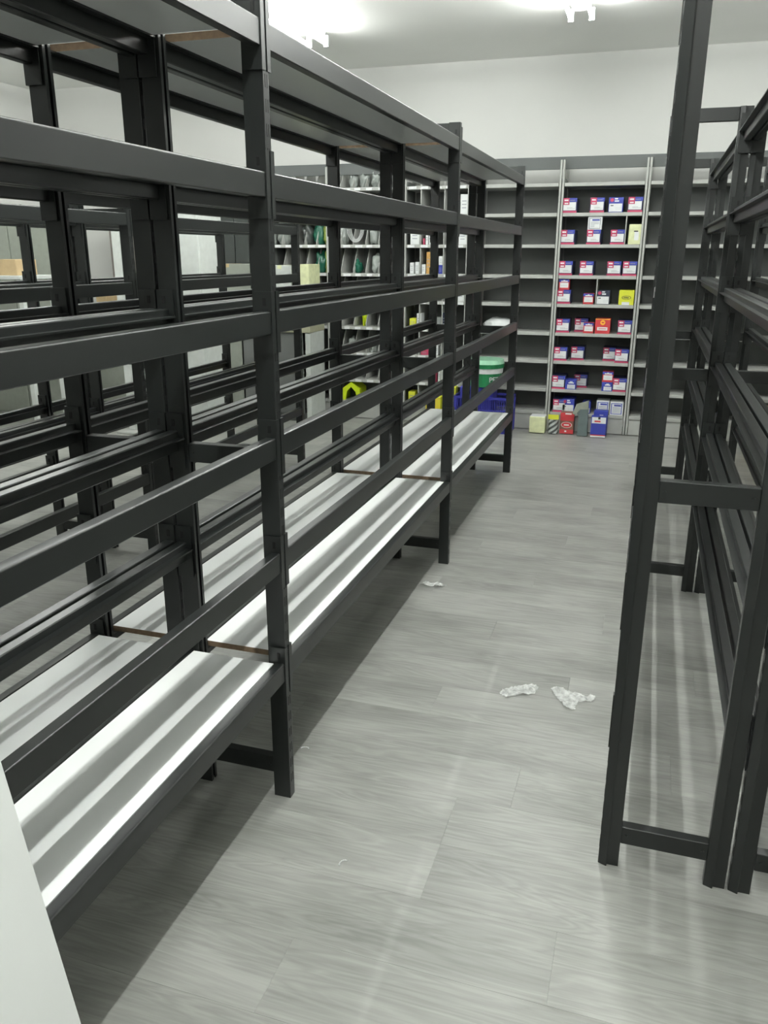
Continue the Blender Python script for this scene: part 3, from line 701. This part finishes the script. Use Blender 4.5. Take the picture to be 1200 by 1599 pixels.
obj('panel_board', MB().bbox(0, 0.07, 0, 0.03, 0.02, 1.80, CW, 0.003), t); obj('panel_foot', MB().bbox(-0.06, 0.13, -0.1, 0.13, 0, 0.0195, GREY, 0.003), t)
t = thing('partition', (-5.3, 7.4, 0), 'brown grey partition panels behind the counter on the left', 'partition')
for i in range(2): obj('panel', MB().bbox(i * 0.5, i * 0.5 + 0.49, 0, 0.03, 0, 1.78, BPN, 0.003), t)
t = thing('partition', (-6.15, 6.45, 0), 'grey green partition at the left edge of the picture', 'partition')
for i in range(2): obj('panel', MB().bbox(i * 0.44, i * 0.44 + 0.43, 0, 0.03, 0, 1.8, GP, 0.003), t)
# things behind the right-hand racks
cardbox(1.02, 6.6, 0.0, 0.42, 0.35, 0.40, TAN, 'brown cardboard box on the floor behind the right-hand racks')
t = thing('dark_cabinet', (1.25, 5.7, 0), 'dark cabinet behind the right-hand racks at the right picture edge', 'cabinet')
obj('cabinet_body', MB().bbox(-0.3, 0.3, 0.02, 0.5, 0, 1.75, DRK, 0.004), t)
for z in (0.45, 0.9, 1.35): obj('shelf_strip', MB().box(-0.29, 0.29, 0.0, 0.019, z, z + 0.03, DGREY), t)
# ------------------------------------------------------------------ plastic litter on the floor
def film(name, loc, outline, amp, seed, label, rz=0):
    """crumpled sheet from an outline"""
    xs = [p[0] for p in outline]; ys = [p[1] for p in outline]; nx = 46
    def inside(x, y):
        c = False; n = len(outline)
        for i in range(n):
            (x1, y1), (x2, y2) = outline[i], outline[(i + 1) % n]
            if (y1 > y) != (y2 > y) and x < (x2 - x1) * (y - y1) / (y2 - y1) + x1: c = not c
        return c
    bm = bmesh.new(); g = {}; dx = (max(xs) - min(xs)) / nx
    for i in range(nx):
        for j in range(int((max(ys) - min(ys)) / dx) + 1):
            x, y = min(xs) + i * dx, min(ys) + j * dx
            if not inside(x + dx / 2 + 0.004 * noise.noise(Vector((x * 90, y * 90, seed))), y + dx / 2): continue
            q = []
            for (a, b_) in ((i, j), (i + 1, j), (i + 1, j + 1), (i, j + 1)):
                if (a, b_) not in g:
                    P = Vector((min(xs) + a * dx, min(ys) + b_ * dx, 0)); c = P * 22 + Vector((seed, seed * 2, 0))
                    h = abs(noise.noise(c)) + 0.45 * abs(noise.noise(c * 2.4)) + 0.12 * noise.noise(c * 5)
                    w_ = 0.5 + noise.noise(P * 22 + Vector((0, 0, seed)))
                    g[(a, b_)] = bm.verts.new((P.x + 0.004 * noise.noise(c * 1.3), P.y + 0.004 * noise.noise(c * 1.1 + Vector((9, 9, 9))), 0.0012 + amp * max(0, h * (0.6 + w_))))
                q.append(g[(a, b_)])
            bm.faces.new(q)
    m = MB(); m.bm(bm, FILM); o = obj(name, m, None, loc, True); o.rotation_euler = (0, 0, rz); return tag(o, label, 'plastic wrap', 'plastic film scraps on the floor')
film('plastic_film', (-0.312, 2.605, 0.0), [(-0.075, -0.03), (-0.045, -0.062), (0.0, -0.02), (0.048, 0.0), (0.052, 0.045), (0.028, 0.07), (-0.01, 0.038), (-0.055, 0.01)], 0.016, 3.0, 'crumpled clear plastic strip on the floor, left of the folded one')
film('plastic_film', (-0.135, 2.59, 0.0), [(-0.08, 0.06), (-0.045, 0.082), (0.02, 0.058), (0.082, 0.045), (0.06, 0.018), (0.02, 0.008), (0.018, -0.05), (-0.012, -0.058), (-0.045, 0.0)], 0.018, 8.0, 'folded clear plastic sheet on the floor near the right rack')
film('plastic_film', (-0.86, 3.46, 0.0), [(-0.07, -0.01), (-0.03, -0.03), (0.04, -0.02), (0.065, 0.0), (0.03, 0.025), (-0.04, 0.02)], 0.018, 5.0, 'small clear plastic scrap beside the second left post')
for x, y, r, l in ((-0.917, 2.04, 0.3, 'tiny white curl of plastic beside the near left post'), (-0.62, 1.6, 1.2, 'tiny white curl of plastic in the middle of the near floor'), (0.25, 1.35, 0.6, 'tiny white curl of plastic in front of the right racks')):
    m = MB(); n = 7
    for i in range(n):
        a = math.pi * i / n; m.box(0.012 * math.cos(a), 0.012 * math.cos(a) + 0.004, 0.008 * math.sin(a), 0.008 * math.sin(a) + 0.003, 0, 0.0025, PAPER)
    o = obj('plastic_curl', m, None, (x, y, 0)); o.rotation_euler = (0, 0, r); tag(o, l, 'scrap')
t = thing('door_stop', (0.42, 3.25, 0), 'small grey plastic piece on the floor under the right racks', 'scrap')
obj('stop_body', MB().bbox(-0.03, 0.03, -0.02, 0.02, 0, 0.012, GLASSY, 0.003), t)
